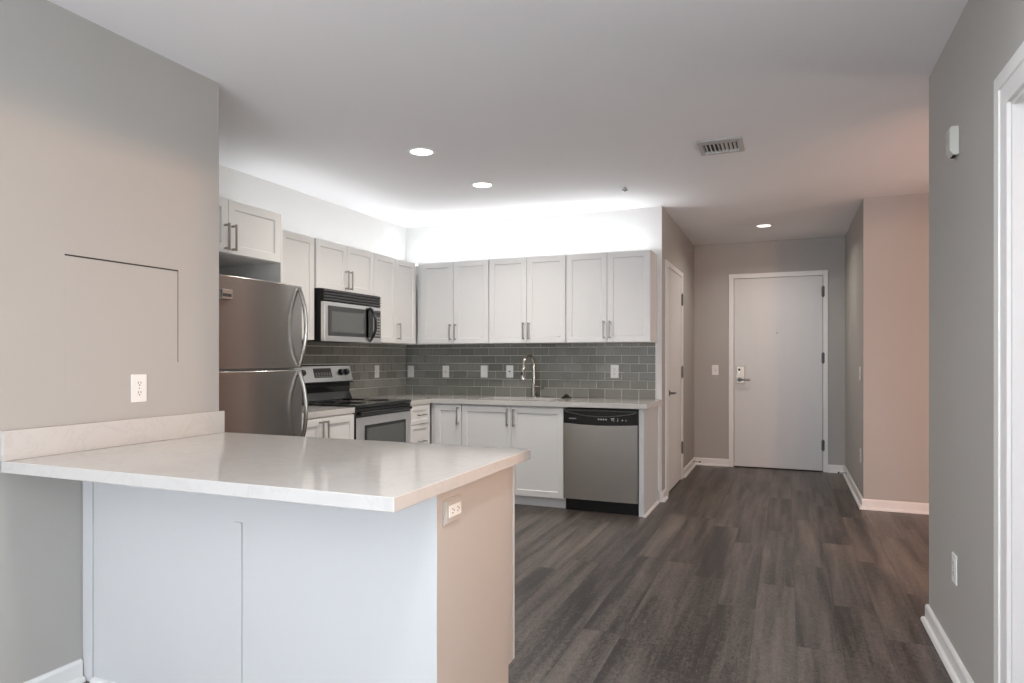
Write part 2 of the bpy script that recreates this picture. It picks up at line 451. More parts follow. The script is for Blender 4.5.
# ------------------------------------------------------------------ doors
def lever(parent, name, label, o, d, out, up=(0, 0, 1)):
    """lever handle: o base point on the door, d direction of the lever, out away from the door"""
    o = Vector(o); d = Vector(d); out = Vector(out)
    bm = new()
    tube(bm, [o, o+out*0.008], 0.026, 20); tube(bm, [o+out*0.006, o+out*0.048], 0.010, 14)
    tube(bm, [o+out*0.046-d*0.008, o+out*0.048+d*0.03, o+out*0.046+d*0.085, o+out*0.040+d*0.112], 0.0085, 12)
    return obj(name, bm, M['hinge'], parent, smooth=True, label=label)

def hinge(parent, p, out, side):
    p = Vector(p); bm = new()
    tube(bm, [p+Vector((0, 0, -0.055)), p+Vector((0, 0, 0.055))], 0.0095, 12)
    for k in (-0.06, 0.06): tube(bm, [p+Vector((0, 0, k-0.004)), p+Vector((0, 0, k+0.004))], 0.006, 10)
    q = p - Vector(out)*0.006
    s = Vector(side)*0.016; o2 = Vector(out)*0.002
    a, b = q - s - o2, q + s + o2
    box(bm, a.x, b.x, a.y, b.y, p.z-0.052, p.z+0.052)
    return obj('hinge', bm, M['hinge'], parent, smooth=True)

# entry door
bm = new()
fw = 0.050
box(bm, EX0-fw, EX0+0.004, YE-0.016, YE+0.05, 0, EZ+fw); box(bm, EX1-0.004, EX1+fw-0.006, YE-0.016, YE+0.05, 0, EZ+fw)
box(bm, EX0+0.004, EX1-0.004, YE-0.016, YE+0.05, EZ-0.002, EZ+fw)
d1 = struct(obj('door_1', bm, M['trim'], bevel=0.002), 'white flush entry door in a painted metal frame')
slab = bxobj('door_slab', (EX0+0.008, EX1-0.008, YE-0.006, YE+0.038, 0.012, EZ-0.006), M['door'], d1, 0.002)
bm = new(); prism(bm, [(EX0+0.004, 0), (EX1-0.004, 0), (EX1-0.004, 0.010), (EX0+0.004, 0.010)], YE-0.004, YE+0.055, 'y')
obj('threshold', bm, M['black_matt'], d1)
for z in (1.957, 1.236, 0.290):
    hinge(d1, (EX1-0.004, YE-0.022, z), (0, -1, 0), (1, 0, 0))
bm = new(); box(bm, -0.527, -0.435, YE-0.022, YE-0.006, 0.950, 1.146)
lp = obj('lock_plate', bm, M['lock'], d1, 0.006, 3, label='satin metal electronic lock plate')
bm = new(); tube(bm, [(-0.492, YE-0.022, 1.105), (-0.492, YE-0.028, 1.105)], 0.013, 18)
obj('card_reader', bm, M['darkhole'], lp, smooth=True)
bm = new(); box(bm, -0.502, -0.482, YE-0.025, YE-0.021, 1.060, 1.085); obj('key_cover', bm, M['nickel_dark'], lp, 0.002)
lever(lp, 'lever_handle', None, (-0.488, YE-0.022, 0.992), (1, 0, 0), (0, -1, 0))
bm = new(); lathe(bm, [(0.004, 0), (0.009, 0.0), (0.009, -0.004), (0.005, -0.006)], 16, 'y', (-0.096, YE-0.006, 1.514))
obj('peephole', bm, M['nickel_dark'], d1, smooth=True)

# closet door on the hall's left side
bm = new()
box(bm, -1.10, XH+0.012, CY0-0.134, CY0+0.002, 0, CZ+0.045)
# the far jamb and head
box(bm, -1.10, XH+0.012, CY1-0.002, CY1+0.090, 0, CZ+0.045)
box(bm, -1.10, XH+0.012, CY0+0.002, CY1-0.002, CZ-0.002, CZ+0.045)
d2 = struct(obj('door_2', bm, M['trim'], bevel=0.002), 'white flush closet door at the end of the kitchen wall')
bxobj('door_slab', (-1.040, XH+0.004, CY0+0.006, CY1-0.006, 0.016, CZ-0.006), M['door'], d2, 0.002)
for z in (1.829, 1.093, 0.326):
    hinge(d2, (XH+0.014, CY1-0.002, z), (1, 0, 0), (0, 1, 0))
lever(d2, 'lever_handle', None, (XH+0.004, CY0+0.060, 0.915), (0, 1, 0), (1, 0, 0))

# doorway casing on the near right wall
bm = new()
def casing(bm, x0, sgn):
    """stepped casing profile swept with mitres round the opening"""
    prof = [(-0.006, 0.0), (-0.006, 0.011), (0.050, 0.013), (0.053, 0.018), (0.096, 0.019), (0.102, 0.015), (0.102, 0.0)]
    rows = [[bm.verts.new((x0 + sgn*t, y, z)) for y, z in ((DY1+a, 0), (DY1+a, DZ+a), (DY0-a, DZ+a), (DY0-a, 0))] for a, t in prof]
    for i in range(len(prof)):
        A, B = rows[i], rows[(i+1) % len(prof)]
        for k in range(3): bm.faces.new((A[k], A[k+1], B[k+1], B[k]))
    bm.faces.new([r[0] for r in rows]); bm.faces.new([r[3] for r in reversed(rows)])
casing(bm, XW-0.0005, -1); casing(bm, XW+WT+0.0005, 1)
# jamb and stop
box(bm, XW+0.0, XW+WT, DY1-0.018, DY1-0.0005, 0, DZ-0.0005); box(bm, XW+0.0, XW+WT, DY0+0.0005, DY0+0.018, 0, DZ-0.0005)
box(bm, XW+0.0, XW+WT, DY0+0.018, DY1-0.018, DZ-0.018, DZ-0.0005)
box(bm, XW+0.045, XW+0.080, DY1-0.030, DY1-0.017, 0, DZ-0.018); box(bm, XW+0.045, XW+0.080, DY0+0.017, DY0+0.030, 0, DZ-0.018)
box(bm, XW+0.045, XW+0.080, DY0+0.030, DY1-0.030, DZ-0.030, DZ-0.017)
struct(obj('trim_1', bm, M['trim'], bevel=0.0015), 'white casing of the doorway in the right wall')

# ------------------------------------------------------------------ tile backsplash
def tiles(name, label, length, to_world, anchor, rot):
    """running bond of glass tiles in a local frame (x along the wall, y out of the wall, z up)"""
    root = struct(bxobj(name, (0, length, 0, 0.004, ZC, 1.3667), M['grout'], None), label)
    root.location = to_world; root.rotation_euler = (0, 0, R(rot))
    bm = new(); TW, TH, g = 0.1515, 0.0742, 0.0042
    rows = [(ZC, 0.962 - g/2)] + [(0.962 + TH*i + g/2, 0.962 + TH*(i+1) - g/2) for i in range(5)] + [(1.333 + g/2, 1.3667)]
    for ri, (z0, z1) in enumerate(rows):
        off = anchor + (TW/2 if ri % 2 else 0.0)
        k = math.floor((0 - off)/TW)
        while off + k*TW < length:
            a, b = max(0, off + k*TW + g/2), min(length, off + (k+1)*TW - g/2); k += 1
            if b - a < 0.006: continue
            tx, tz = random.gauss(0, 0.0005), random.gauss(0, 0.0004)
            y = 0.0090
            e = 0.0012
            f = [(a, 0.003, z0), (b, 0.003, z0), (b, 0.003, z1), (a, 0.003, z1)]
            s = [(a, y-e-tx-tz, z0), (b, y-e+tx-tz, z0), (b, y-e+tx+tz, z1), (a, y-e-tx+tz, z1)]
            t_ = [(a+e, y-tx-tz, z0+e), (b-e, y+tx-tz, z0+e), (b-e, y+tx+tz, z1-e), (a+e, y-tx+tz, z1-e)]
            V = [[bm.verts.new(p) for p in q] for q in (f, s, t_)]
            bm.faces.new(V[2])
            for lo, hi in ((0, 1), (1, 2)):
                for i in range(4):
                    j = (i+1) % 4
                    bm.faces.new((V[lo][i], V[lo][j], V[hi][j], V[hi][i]))
    obj('glass_tiles', bm, M['tile'], root)
    return root
# back wall: local x runs from the corner end at the right towards the left (rot 180), y out into the room
bx = -1.046
tb = tiles('trim_2', 'grey glass subway tile splash on the back wall', bx - XK - 0.009, (bx, YB, 0), (bx + 1.124) + 0.1515/2 - 0.010, 180)
bm = new(); box(bm, -0.006, 0, 0, 0.011, ZC, 1.3667)
obj('edge_trim', bm, M['trim'], tb, 0.001)
tiles('trim_3', 'grey glass subway tile splash behind the range', YB - 3.31, (XK, YB, 0), 0.05, -90)

# ------------------------------------------------------------------ cabinetry
def pull(parent, x, z, length=0.15, vert=True, y=-0.020):
    """square bar pull on two posts, in cabinet coordinates; z is its lower (or left) end"""
    bm = new(); w = 0.005; d = 0.030
    if vert:
        box(bm, x-w, x+w, y-d-0.009, y-d, z, z+length)
        for q in (z+0.010, z+length-0.010): box(bm, x-w, x+w, y-d+0.0005, y, q-0.006, q+0.006)
    else:
        box(bm, z, z+length, y-d-0.009, y-d, x-w, x+w)
        for q in (z+0.010, z+length-0.010): box(bm, q-0.006, q+0.006, y-d+0.0005, y, x-w, x+w)
    return obj('handle', bm, M['nickel_dark'], parent, 0.0012)

def shaker(name, parent, x0, x1, z0, z1, st=0.048, flat=False):
    bm = new(); F, P_, B = -0.020, -0.011, -0.001
    def ring(a, y): return [bm.verts.new(p) for p in ((x0+a, y, z0+a), (x1-a, y, z0+a), (x1-a, y, z1-a), (x0+a, y, z1-a))]
    def join(A, D):
        for i in range(4):
            j = (i+1) % 4; bm.faces.new((A[i], A[j], D[j], D[i]))
    e = 0.0015
    back = ring(0, B); side = ring(0, F+e); front = ring(e, F)
    bm.faces.new(list(reversed(back))); join(back, side); join(side, front)
    if flat: bm.faces.new(front)
    else:
        inner = ring(st, F); rec = ring(st+0.005, P_)
        join(front, inner); join(inner, rec); bm.faces.new(rec)
    return obj(name, bm, M['cabinet'], parent)

def cabinet(name, label, cat, loc, rotz, w, depth, z0, z1, doors=(), drawers=(), toe=None, group=None, hz=None, hollow=False):
    """front of the carcass at y=0 (faces -y); doors: (x0, x1, handle x or None); drawers: (x0, x1, z0, z1)"""
    t = thing(name, label, cat, loc, rotz, group)
    zb = z0 if toe is None else toe
    bm = new()
    if hollow:
        p = 0.018
        box(bm, 0, p, 0, depth, zb, z1); box(bm, w-p, w, 0, depth, zb, z1)
        box(bm, p, w-p, 0, depth, zb, zb+p); box(bm, p, w-p, depth-p, depth, zb+p, z1)
        box(bm, p, w-p, 0, p, z1-0.04, z1)
    else: box(bm, 0, w, 0, depth, zb, z1)
    obj('cabinet_body', bm, M['cabinet'], t, 0.001)
    if toe is not None:
        bxobj('toe_kick', (0, w, 0.050, depth, z0, toe), M['cabinet'], t)
    for (a, b, dz0, dz1, hx) in doors:
        d = shaker('door', t, a, b, dz0, dz1)
        if hx is not None:
            hb = hz if hz is not None else dz0 + 0.030
            pull(d, hx, hb)
    for (a, b, dz0, dz1) in drawers:
        d = shaker('drawer', t, a, b, dz0, dz1, 0.034)
        L_ = 0.115; pull(d, (dz0+dz1)/2, (a+b)/2 - L_/2, L_, False)
    return t

ZU0, ZU1 = 1.367, 2.127
UD = 0.291                                    # carcass depth behind the 20 mm doors
yu = YB - 0.3115 + 0.020                      # carcass front plane of the back wall uppers
g1 = 'wall cabinets along the back wall'
for (x0, x1, da, db, dc, lab) in (
        (-3.235, -2.4885, -3.190, -2.846, -2.4905, 'white two-door wall cabinet on the back wall, next to the corner'),
        (-2.4855, -1.7600, -2.4835, -2.122, -1.7625, 'white two-door wall cabinet directly above the faucet'),
        (-1.7560, -1.0335, -1.7535, -1.396, -1.0360, 'white two-door wall cabinet at the open end, above the dishwasher')):
    d0, d1_ = ZU0+0.002, ZU1-0.002
    cabinet('wall_cabinet', lab, 'cabinet', (x0, yu, 0), 0, x1-x0, UD-0.002, ZU0, ZU1,
            [(da-x0, db-0.0015-x0, d0, d1_, db-0.026-x0), (db+0.0015-x0, dc-x0, d0, d1_, db+0.026-x0)], group=g1)
xu = XK + 0.3115 - 0.020                      # left wall uppers
def left_upper(name, lab, y0, y1, z0, z1, doors, grp='wall cabinets along the left kitchen wall', hz=None):
    return cabinet(name, lab, 'cabinet', (xu, y0, 0), 90, y1-y0, UD-0.002, z0, z1,
                   [(a-y0, b-y0, z0+0.002, z1-0.002, (None if h is None else h-y0)) for a, b, h in doors], group=grp, hz=hz)
left_upper('wall_cabinet', 'tall white wall cabinet between refrigerator and microwave', 3.306, 4.018, ZU0, ZU1,
           [(3.309, 3.661, 3.636), (3.664, 4.016, 3.690)])
left_upper('wall_cabinet', 'short white two-door wall cabinet above the microwave', 4.036, 4.788, 1.757, ZU1,
           [(4.038, 4.4145, 4.391), (4.4175, 4.786, 4.441)], hz=1.775)
left_upper('wall_cabinet', 'white wall cabinet in the corner, right of the microwave', 4.789, 5.5005, ZU0, ZU1,
           [(4.791, 5.128, 4.817), (5.131, 5.478, 5.158)])
# deep cabinet over the refrigerator, with the full-height side panel
XO = -2.897
cabinet('wall_cabinet', 'deep white two-door cabinet above the refrigerator', 'cabinet', (XO-0.020, 2.436, 0), 90, 0.848, 0.620, 1.822, ZU1,
        [(0.002, 0.4265, 1.824, ZU1-0.002, 0.4265-0.024), (0.4295, 0.847, 1.824, ZU1-0.002, 0.4295+0.024)], hz=1.836)
tag(bxobj('end_panel', (XK+0.002, XO-0.002, 3.2855, 3.3035, 0.0, ZU1), M['cabinet'], None, 0.001),
    'tall white panel between the refrigerator and the tall wall cabinet', 'panel')

# base cabinets
DF = 5.1745                                   # plane of the back-run door fronts
yb = DF + 0.020
BD = YB - 0.004 - yb                          # carcass depth
TOE = 0.090
ZT = ZC - 0.040
gb = 'base cabinets along the back wall'
cabinet('base_cabinet', 'narrow white base cabinet in the corner, left of the sink cabinet', 'cabinet', (-2.9040, yb, 0), 0, 0.3065, BD, 0, ZT,
        [(0.047, 0.3045, TOE, ZT-0.012, 0.3045-0.028)], toe=TOE, group=gb, hz=ZT-0.175)
cabinet('base_cabinet', 'wide white two-door base cabinet under the sink', 'cabinet', (-2.597, yb, 0), 0, 0.926, BD, 0, ZT,
        [(0.004, 0.4615, TOE, ZT-0.012, 0.4615-0.028), (0.4645, 0.922, TOE, ZT-0.012, 0.4645+0.028)], toe=TOE, group=gb, hz=ZT-0.175, hollow=True)
bm = new(); box(bm, -1.060, -1.020, DF, DF+0.019, 0, ZT); box(bm, -1.040, -1.020, DF+0.019, YB-0.002, 0, ZT)
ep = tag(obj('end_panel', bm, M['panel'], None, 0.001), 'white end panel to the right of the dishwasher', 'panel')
bm = new(); prism(bm, [(0, 0), (0.016, 0), (0.014, 0.009), (0.008, 0.016), (0, 0.018)], DF-0.01, YB-0.034, 'y')
obj('shoe_moulding', bm, M['trim'], ep, loc=(-1.020, 0, 0))
bm = new(); box(bm, -1.0205, -1.006, YB-0.032, YB-0.004, 0.10, ZT)
obj('corner_strip', bm, M['trim'], ep)
XB = -2.8805 - 0.004                          # plane of left-run door fronts
xb = XB - 0.020
LD = xb - (XK + 0.004)
cabinet('base_cabinet', 'white two-door base cabinet between refrigerator and range', 'cabinet', (xb, 3.306, 0), 90, 0.722, LD, 0, ZT,
        [(0.003, 0.3575, TOE, ZT-0.008, 0.3575-0.026), (0.3605, 0.719, TOE, ZT-0.008, 0.3605+0.026)], toe=TOE, hz=ZT-0.175, group='base cabinets along the left kitchen wall')
cabinet('drawer_cabinet', 'narrow white drawer base cabinet right of the range', 'cabinet', (xb, 4.808, 0), 90, 0.366, LD, 0, ZT,
        drawers=[(0.004, 0.320, 0.675, ZT-0.010), (0.004, 0.320, 0.385, 0.670), (0.004, 0.320, TOE, 0.380)], toe=TOE, group='base cabinets along the left kitchen wall')

# countertops
yc = YB - 0.661; xc = XK + 0.661
tag(bxobj('countertop', (XK+0.0095, xc, 3.306, 4.030, ZT+0.0005, ZC), M['quartz'], None, 0.002),
    'short quartz countertop between refrigerator and range', 'countertop')
SX0, SX1, SY0, SY1 = -2.50, -1.84, 5.285, 5.640
xs = [XK+0.0095, xc, SX0, SX1, -0.9939]; ys = [4.806, yc, SY0, SY1, YB-0.0095]
bm = new()
cells(bm, xs, ys, lambda i, j: (j > 0 or i == 0) and not (i == 2 and j == 2), ZT+0.0005, ZC)
tag(obj('countertop', bm, M['quartz'], None, 0.002), 'L-shaped quartz countertop with the sink cut-out', 'countertop')
# undermount sink
bm = new(); zt, zb_ = ZT-0.001, ZC-0.235
o_, i_ = 0.012, -0.006
def rect(a, z): return [bm.verts.new(p) for p in ((SX0-a, SY0-a, z), (SX1+a, SY0-a, z), (SX1+a, SY1+a, z), (SX0-a, SY1+a, z))]
A = rect(o_, zt-0.003); B = rect(o_, zt); Cc = rect(-0.002, zt); D = rect(-0.012, zb_+0.03); E_ = rect(-0.04, zb_); F_ = rect(-0.004, zb_-0.006); G_ = rect(0.002, zt-0.003)
for a, b in ((A, B), (B, Cc), (Cc, D), (D, E_), (F_, G_), (G_, A)):
    for i in range(4):
        j = (i+1) % 4; bm.faces.new((a[i], a[j], b[j], b[i]))
bm.faces.new(E_); bm.faces.new(list(reversed(F_)))
sk = thing('sink', 'stainless undermount sink set into the back countertop', 'sink', (0, 0, 0))
obj('basin', bm, M['steel_light'], sk)
bm = new(); lathe(bm, [(0.0, 0.001), (0.030, 0.001), (0.042, 0.006), (0.045, 0.004), (0.045, 0.0005)], 24, 'z', (-2.17, 5.46, zb_))
obj('drain', bm, M['steel_h'], sk, smooth=True)

# faucet
FX, FY = -2.126, 5.695
f = thing('faucet', 'brushed nickel gooseneck pull-down faucet behind the sink', 'faucet', (FX, FY, ZC))
bm = new(); lathe(bm, [(0.0, 0.0005), (0.029, 0.0005), (0.029, 0.006), (0.024, 0.011), (0.0215, 0.016), (0.0215, 0.118), (0.018, 0.124), (0.0, 0.124)], 28)
obj('base', bm, M['steel_h'], f, smooth=True)
dv = Vector((-0.16, -1.0, 0)).normalized()
pts = [(0, 0, 0.12), (0, 0, 0.20), (0, 0, 0.295)]
for k in range(1, 15):
    a = math.pi*k/15*0.98
    pts.append(tuple(dv*(0.088 - 0.088*math.cos(a)) + Vector((0, 0, 0.295 + 0.088*math.sin(a)))))
pts.append(tuple(dv*0.180 + Vector((0, 0, 0.262))))
bm = new(); tube(bm, pts, 0.0145, 14, up=tuple(dv.cross(Vector((0, 0, 1)))))
obj('neck', bm, M['steel_h'], f, smooth=True)
bm = new(); e0 = dv*0.180 + Vector((0, 0, 0.264)); e1 = dv*0.198 + Vector((0, 0, 0.165)); dd = (e1-e0)
tube(bm, [e0, e0+dd*0.1, e0+dd*0.35, e0+dd*0.8, e1], [0.0135, 0.016, 0.017, 0.021, 0.0205], 18, up=(1, 0, 0))
hd = obj('spray_head', bm, M['chrome'], f, smooth=True)
bm = new(); q = e0 + dd*0.45 - Vector((0, 0.017, 0)) + Vector((-0.004, 0, 0)); box(bm, q.x-0.009, q.x+0.009, q.y-0.006, q.y+0.006, q.z-0.018, q.z+0.014)
obj('spray_button', bm, M['black_matt'], hd, 0.003)
bm = new(); tube(bm, [(0.016, 0, 0.094), (0.072, -0.004, 0.094)], 0.0175, 18, up=(0, 0, 1)); 
hb = obj('handle', bm, M['steel_h'], f, smooth=True)
bm = new(); tube(bm, [(0.070, -0.004, 0.094), (0.088, -0.006, 0.094)], 0.021, 18); tube(bm, [(0.070, -0.005, 0.10), (0.082, -0.02, 0.165)], 0.006, 10, up=(0, 1, 0))
obj('lever', bm, M['nickel_dark'], hb, smooth=True)

# black rubber stopper lying on the counter
bm = new(); lathe(bm, [(0.0, 0.0005), (0.044, 0.0005), (0.046, 0.006), (0.034, 0.012), (0.022, 0.018), (0.019, 0.030), (0.010, 0.036), (0.0, 0.037)], 28)
st = tag(obj('sink_stopper', bm, M['rubber'], None, smooth=True, loc=(-1.815, 5.700, ZC)), 'black rubber sink stopper on the countertop right of the faucet', 'sink stopper')

# ------------------------------------------------------------------ peninsula
PX1, PY0, PY1 = -0.960, 1.750, 2.372
p = thing('peninsula_cabinet', 'white peninsula cabinet with flat panels under the big countertop', 'cabinet', (XL, PY0, 0))
LX = PX1 - XL
bm = new(); box(bm, 0.004, LX-0.022, 0.022, PY1-PY0-0.027, TOE, ZT); obj('cabinet_body', bm, M['cabinet'], p)
bm = new(); box(bm, 0.004, LX-0.022, 0.022, PY1-PY0-0.066, 0, TOE); obj('toe_kick', bm, M['cabinet'], p)
# front panel: a groove runs down its middle from below the top
gx = -1.710 - XL; gz = 0.673; g_ = 0.0022
bm = new()
box(bm, 0.004, LX-0.0005, 0.006, 0.020, 0, ZT)
box(bm, 0.058, LX-0.0005, 0, 0.006, gz+g_, ZT)
box(bm, 0.058, gx-g_, 0, 0.006, 0, gz-0.0001); box(bm, gx+g_, LX-0.0005, 0, 0.006, 0, gz+g_)
box(bm, 0.058, gx-0.036, 0, 0.006, gz-0.0001, gz+g_)
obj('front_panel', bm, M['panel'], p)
bm = new(); box(bm, 0.003, 0.056, -0.006, 0.020, 0.0, ZT); obj('wall_filler', bm, M['panel'], p, 0.001)
bm = new(); prism(bm, [(0, 0), (-0.018, 0), (-0.016, 0.009), (-0.009, 0.016), (0, 0.018)], 0.058, LX-0.002, 'x')
obj('shoe_moulding', bm, M['trim'], p)
# end panel with a toe notch at the kitchen side, corner strip at the front
yd = PY1-PY0
bm = new(); prism(bm, [(0.034, 0), (yd-0.064, 0), (yd-0.064, TOE-0.006), (yd-0.024, TOE-0.006), (yd-0.024, ZT), (0.034, ZT)], LX-0.020, LX-0.002, 'x')
obj('end_panel', bm, M['panel_shaded'], p, 0.0008)
bxobj('corner_strip', (LX-0.021, LX, 0.0005, 0.033, 0, ZT), M['panel_shaded'], p, 0.001)
for k in range(3):
    a = 0.03 + k*(LX-0.029)/3; b = a + (LX-0.029)/3 - 0.003
    d = shaker('door', p, -b, -a, TOE-0.004, ZT-0.008)
    d.rotation_euler = (0, 0, math.pi); d.location = (0, yd-0.021, 0)
    pull(d, -b+0.028 if k < 2 else -a-0.028, ZT-0.19)
# receptacle box on the end panel
bm = new(); 
x0 = LX-0.002
box(bm, x0, x0+0.006, 0.040, 0.152, 0.724, 0.802); box(bm, x0+0.006, x0+0.010, 0.046, 0.146, 0.730, 0.796)
rb = obj('receptacle_block', bm, M['panel_shaded'], p, 0.001)
bm = new(); box(bm, x0+0.010, x0+0.014, 0.060, 0.138, 0.745, 0.783); pl = obj('cover_plate', bm, M['white_plastic'], rb, 0.0015)
for yy in (0.082, 0.116):
    bm = new()
    for dz in (-0.006, 0.006): box(bm, x0+0.0135, x0+0.0146, yy-0.005, yy+0.001, 0.764+dz-0.0015, 0.764+dz+0.0015)
    lathe(bm, [(0.0, 0.0146), (0.0025, 0.0146), (0.0025, 0.0135)], 10, 'x', (x0, yy+0.006, 0.764))
    obj('receptacle_slots', bm, M['darkhole'], rb)
ct = thing('countertop', 'large quartz countertop of the peninsula with an upstand along the wall', 'countertop', (XL, 1.4566, ZC))
bxobj('slab', (0.002, 1.578, 0, 0.981, -0.040+0.0005, 0), M['quartz'], ct, 0.0025)
bxobj('upstand', (0.002, 0.020, -0.004, 0.972, 0.0005, 0.104), M['quartz'], ct, 0.0015)

# ------------------------------------------------------------------ refrigerator
FX0 = -2.709
fr = thing('refrigerator', 'stainless top-freezer refrigerator in the niche behind the partition', 'refrigerator', (FX0, 2.530, 0), 90)
FW = 0.742
bm = new(); box(bm, 0.004, FW-0.004, 0.070, 0.780, 0.03, 1.655); obj('cabinet_body', bm, M['grey_plastic'], fr, 0.004)
bm = new(); box(bm, 0.01, FW-0.01, 0.03, 0.070, 0.012, 0.09); obj('toe_grille', bm, M['black_matt'], fr)
def fridge_door(name, z0, z1):
    bm = new(); n = 14; pts = []
    for i in range(n+1):
        u = i/n; pts.append((u*FW, 0.014 - 0.014*(1-(2*u-1)**2)))
    pts += [(FW, 0.062), (0, 0.062)]
    prism(bm, pts, z0, z1)
    return obj(name, bm, M['steel'], fr, 0.004, 2, smooth=True)
fd = fridge_door('freezer_door', 1.173, 1.670)
ld = fridge_door('lower_door', 0.098, 1.163)
def bow(parent, x, z0, z1, out=0.054):
    bm = new(); pts = []; n = 18
    for i in range(n+1):
        u = i/n; s = math.sin(math.pi*u)
        pts.append((x - 0.004*s, 0.006 - out*s**0.8, z0 + (z1-z0)*u))
    tube(bm, pts, [0.0135]*(n+1), 12, ry=0.0095, up=(1, 0, 0))
    return obj('handle', bm, M['steel_h'], parent, smooth=True)
bow(fd, FW-0.036, 1.190, 1.652); bow(ld, FW-0.036, 0.690, 1.150)
bm = new(); box(bm, 0.094, 0.163, -0.016, 0.008, 1.541, 1.593); bdg = obj('badge', bm, M['chrome'], fd, 0.003, label='small chrome badge')
bm = new(); box(bm, 0.096, 0.152, -0.0175, -0.015, 1.554, 1.570); obj('badge_band', bm, M['charcoal'], bdg)

# ------------------------------------------------------------------ range
RW_ = 0.762
RXF = -2.874                                   # door front plane
rg = thing('range', 'stainless freestanding electric range with black glass cooktop', 'range', (RXF, 4.036, 0), 90)
RDp = RXF - (XK+0.012)
bm = new(); box(bm, 0.002, RW_-0.002, 0.045, RDp, 0.03, 0.868); obj('oven_body', bm, M['black_matt'], rg)
bm = new(); box(bm, 0, RW_, -0.006, RDp, 0.868, 0.893); obj('cooktop', bm, M['blackglass'], rg, 0.008, 3)
bm = new(); box(bm, 0.004, RW_-0.004, 0.006, 0.044, 0.20, 0.866)
od = obj('oven_door', bm, M['black'], rg, 0.003)
bm = new(); box(bm, 0.005, RW_-0.005, 0.0, 0.0055, 0.205, 0.800); 
sp_ = obj('door_skin', bm, M['steel_light'], od, 0.002, label='stainless door face')
bm = new(); box(bm, 0.105, RW_-0.085, -0.002, 0.0, 0.33, 0.738); obj('window_frame', bm, M['black'], od, 0.001)
bm = new(); box(bm, 0.130, RW_-0.108, -0.0035, -0.0015, 0.355, 0.715); obj('window', bm, M['greyglass'], od)
bm = new(); tube(bm, [(0.03, -0.016, 0.828), (RW_-0.03, -0.016, 0.828)], 0.0135, 14)
for xx in (0.045, RW_-0.045): tube(bm, [(xx, 0.006, 0.826), (xx, -0.014, 0.828)], 0.011, 10)
obj('handle', bm, M['black'], od, smooth=True)
bm = new(); box(bm, 0.004, RW_-0.004, 0.002, 0.045, 0.04, 0.195); obj('storage_drawer', bm, M['steel_light'], rg, 0.003)
# backguard: black lower rise and slanted silver control panel
yk = RDp
bm = new(); prism(bm, [(yk, 0.893), (yk, 1.05), (yk-0.052, 1.045), (yk-0.060, 1.000), (yk-0.052, 0.955), (yk-0.085, 0.8935)], 0.012, RW_-0.012, 'x')
bk = obj('backguard', bm, M['black'], rg, 0.003)
bm = new(); prism(bm, [(yk, 1.03), (yk, 1.178), (yk-0.040, 1.178), (yk-0.080, 1.036), (yk-0.078, 1.030)], -0.004, RW_+0.002, 'x')
bc = obj('backguard_frame', bm, M['black'], rg, 0.003)
sl = Vector((0, 0.040, 0.142)).normalized(); nr = Vector((0, -0.142, 0.040)).normalized()
base = Vector((0, yk-0.080, 1.036))
def onpanel(x, s, o=0.0): return Vector((x, 0, 0)) + base + sl*s + nr*o
def pquad(bm, x0, x1, s0, s1, o0, o1):
    lo = [bm.verts.new(onpanel(x, s, o0)) for x, s in ((x0, s0), (x1, s0), (x1, s1), (x0, s1))]
    hi = [bm.verts.new(onpanel(x, s, o1)) for x, s in ((x0, s0), (x1, s0), (x1, s1), (x0, s1))]
    bm.faces.new(list(reversed(lo))); bm.faces.new(hi)
    for i in range(4):
        j = (i+1) % 4; bm.faces.new((lo[i], lo[j], hi[j], hi[i]))
bm = new(); pquad(bm, 0.000, RW_-0.004, 0.006, 0.138, 0.0, 0.006)
cp = obj('control_panel', bm, M['steel_light'], rg, 0.002, label='silver control panel')
bm = new(); pquad(bm, 0.265, 0.488, 0.040, 0.118, 0.006, 0.0085); dsp = obj('display', bm, M['charcoal'], cp, 0.001)
bm = new()
for r_ in range(3):
    for c_ in range(6): pquad(bm, 0.280+c_*0.034, 0.302+c_*0.034, 0.046+r_*0.014, 0.053+r_*0.014, 0.0085, 0.0090)
obj('keys', bm, M['grey_plastic'], dsp)
for x in (0.060, 0.125, 0.610, 0.680):
    bm = new(); c0, c1 = onpanel(x, 0.082, 0.006), onpanel(x, 0.082, 0.030)
    tube(bm, [c0, c0+nr*0.012, c1], [0.029, 0.026, 0.023], 20, up=(1, 0, 0))
    k_ = obj('knob', bm, M['black'], cp, smooth=True)
    bm = new(); a = onpanel(x, 0.082, 0.030); tube(bm, [a+sl*0.006, a+sl*0.021], 0.0022, 6, up=(1, 0, 0)); obj('pointer', bm, M['label_ink'], k_)
# burner rings printed on the glass
for (x, y, r) in ((0.20, 0.18, 0.10), (0.56, 0.18, 0.08), (0.20, 0.43, 0.075), (0.56, 0.43, 0.095)):
    bm = new(); lathe(bm, [(r, 0.8930), (r, 0.8934), (r+0.004, 0.8934), (r+0.004, 0.8930)], 40, 'z', (x, y, 0)); obj('burner_ring', bm, M['charcoal'], rg)

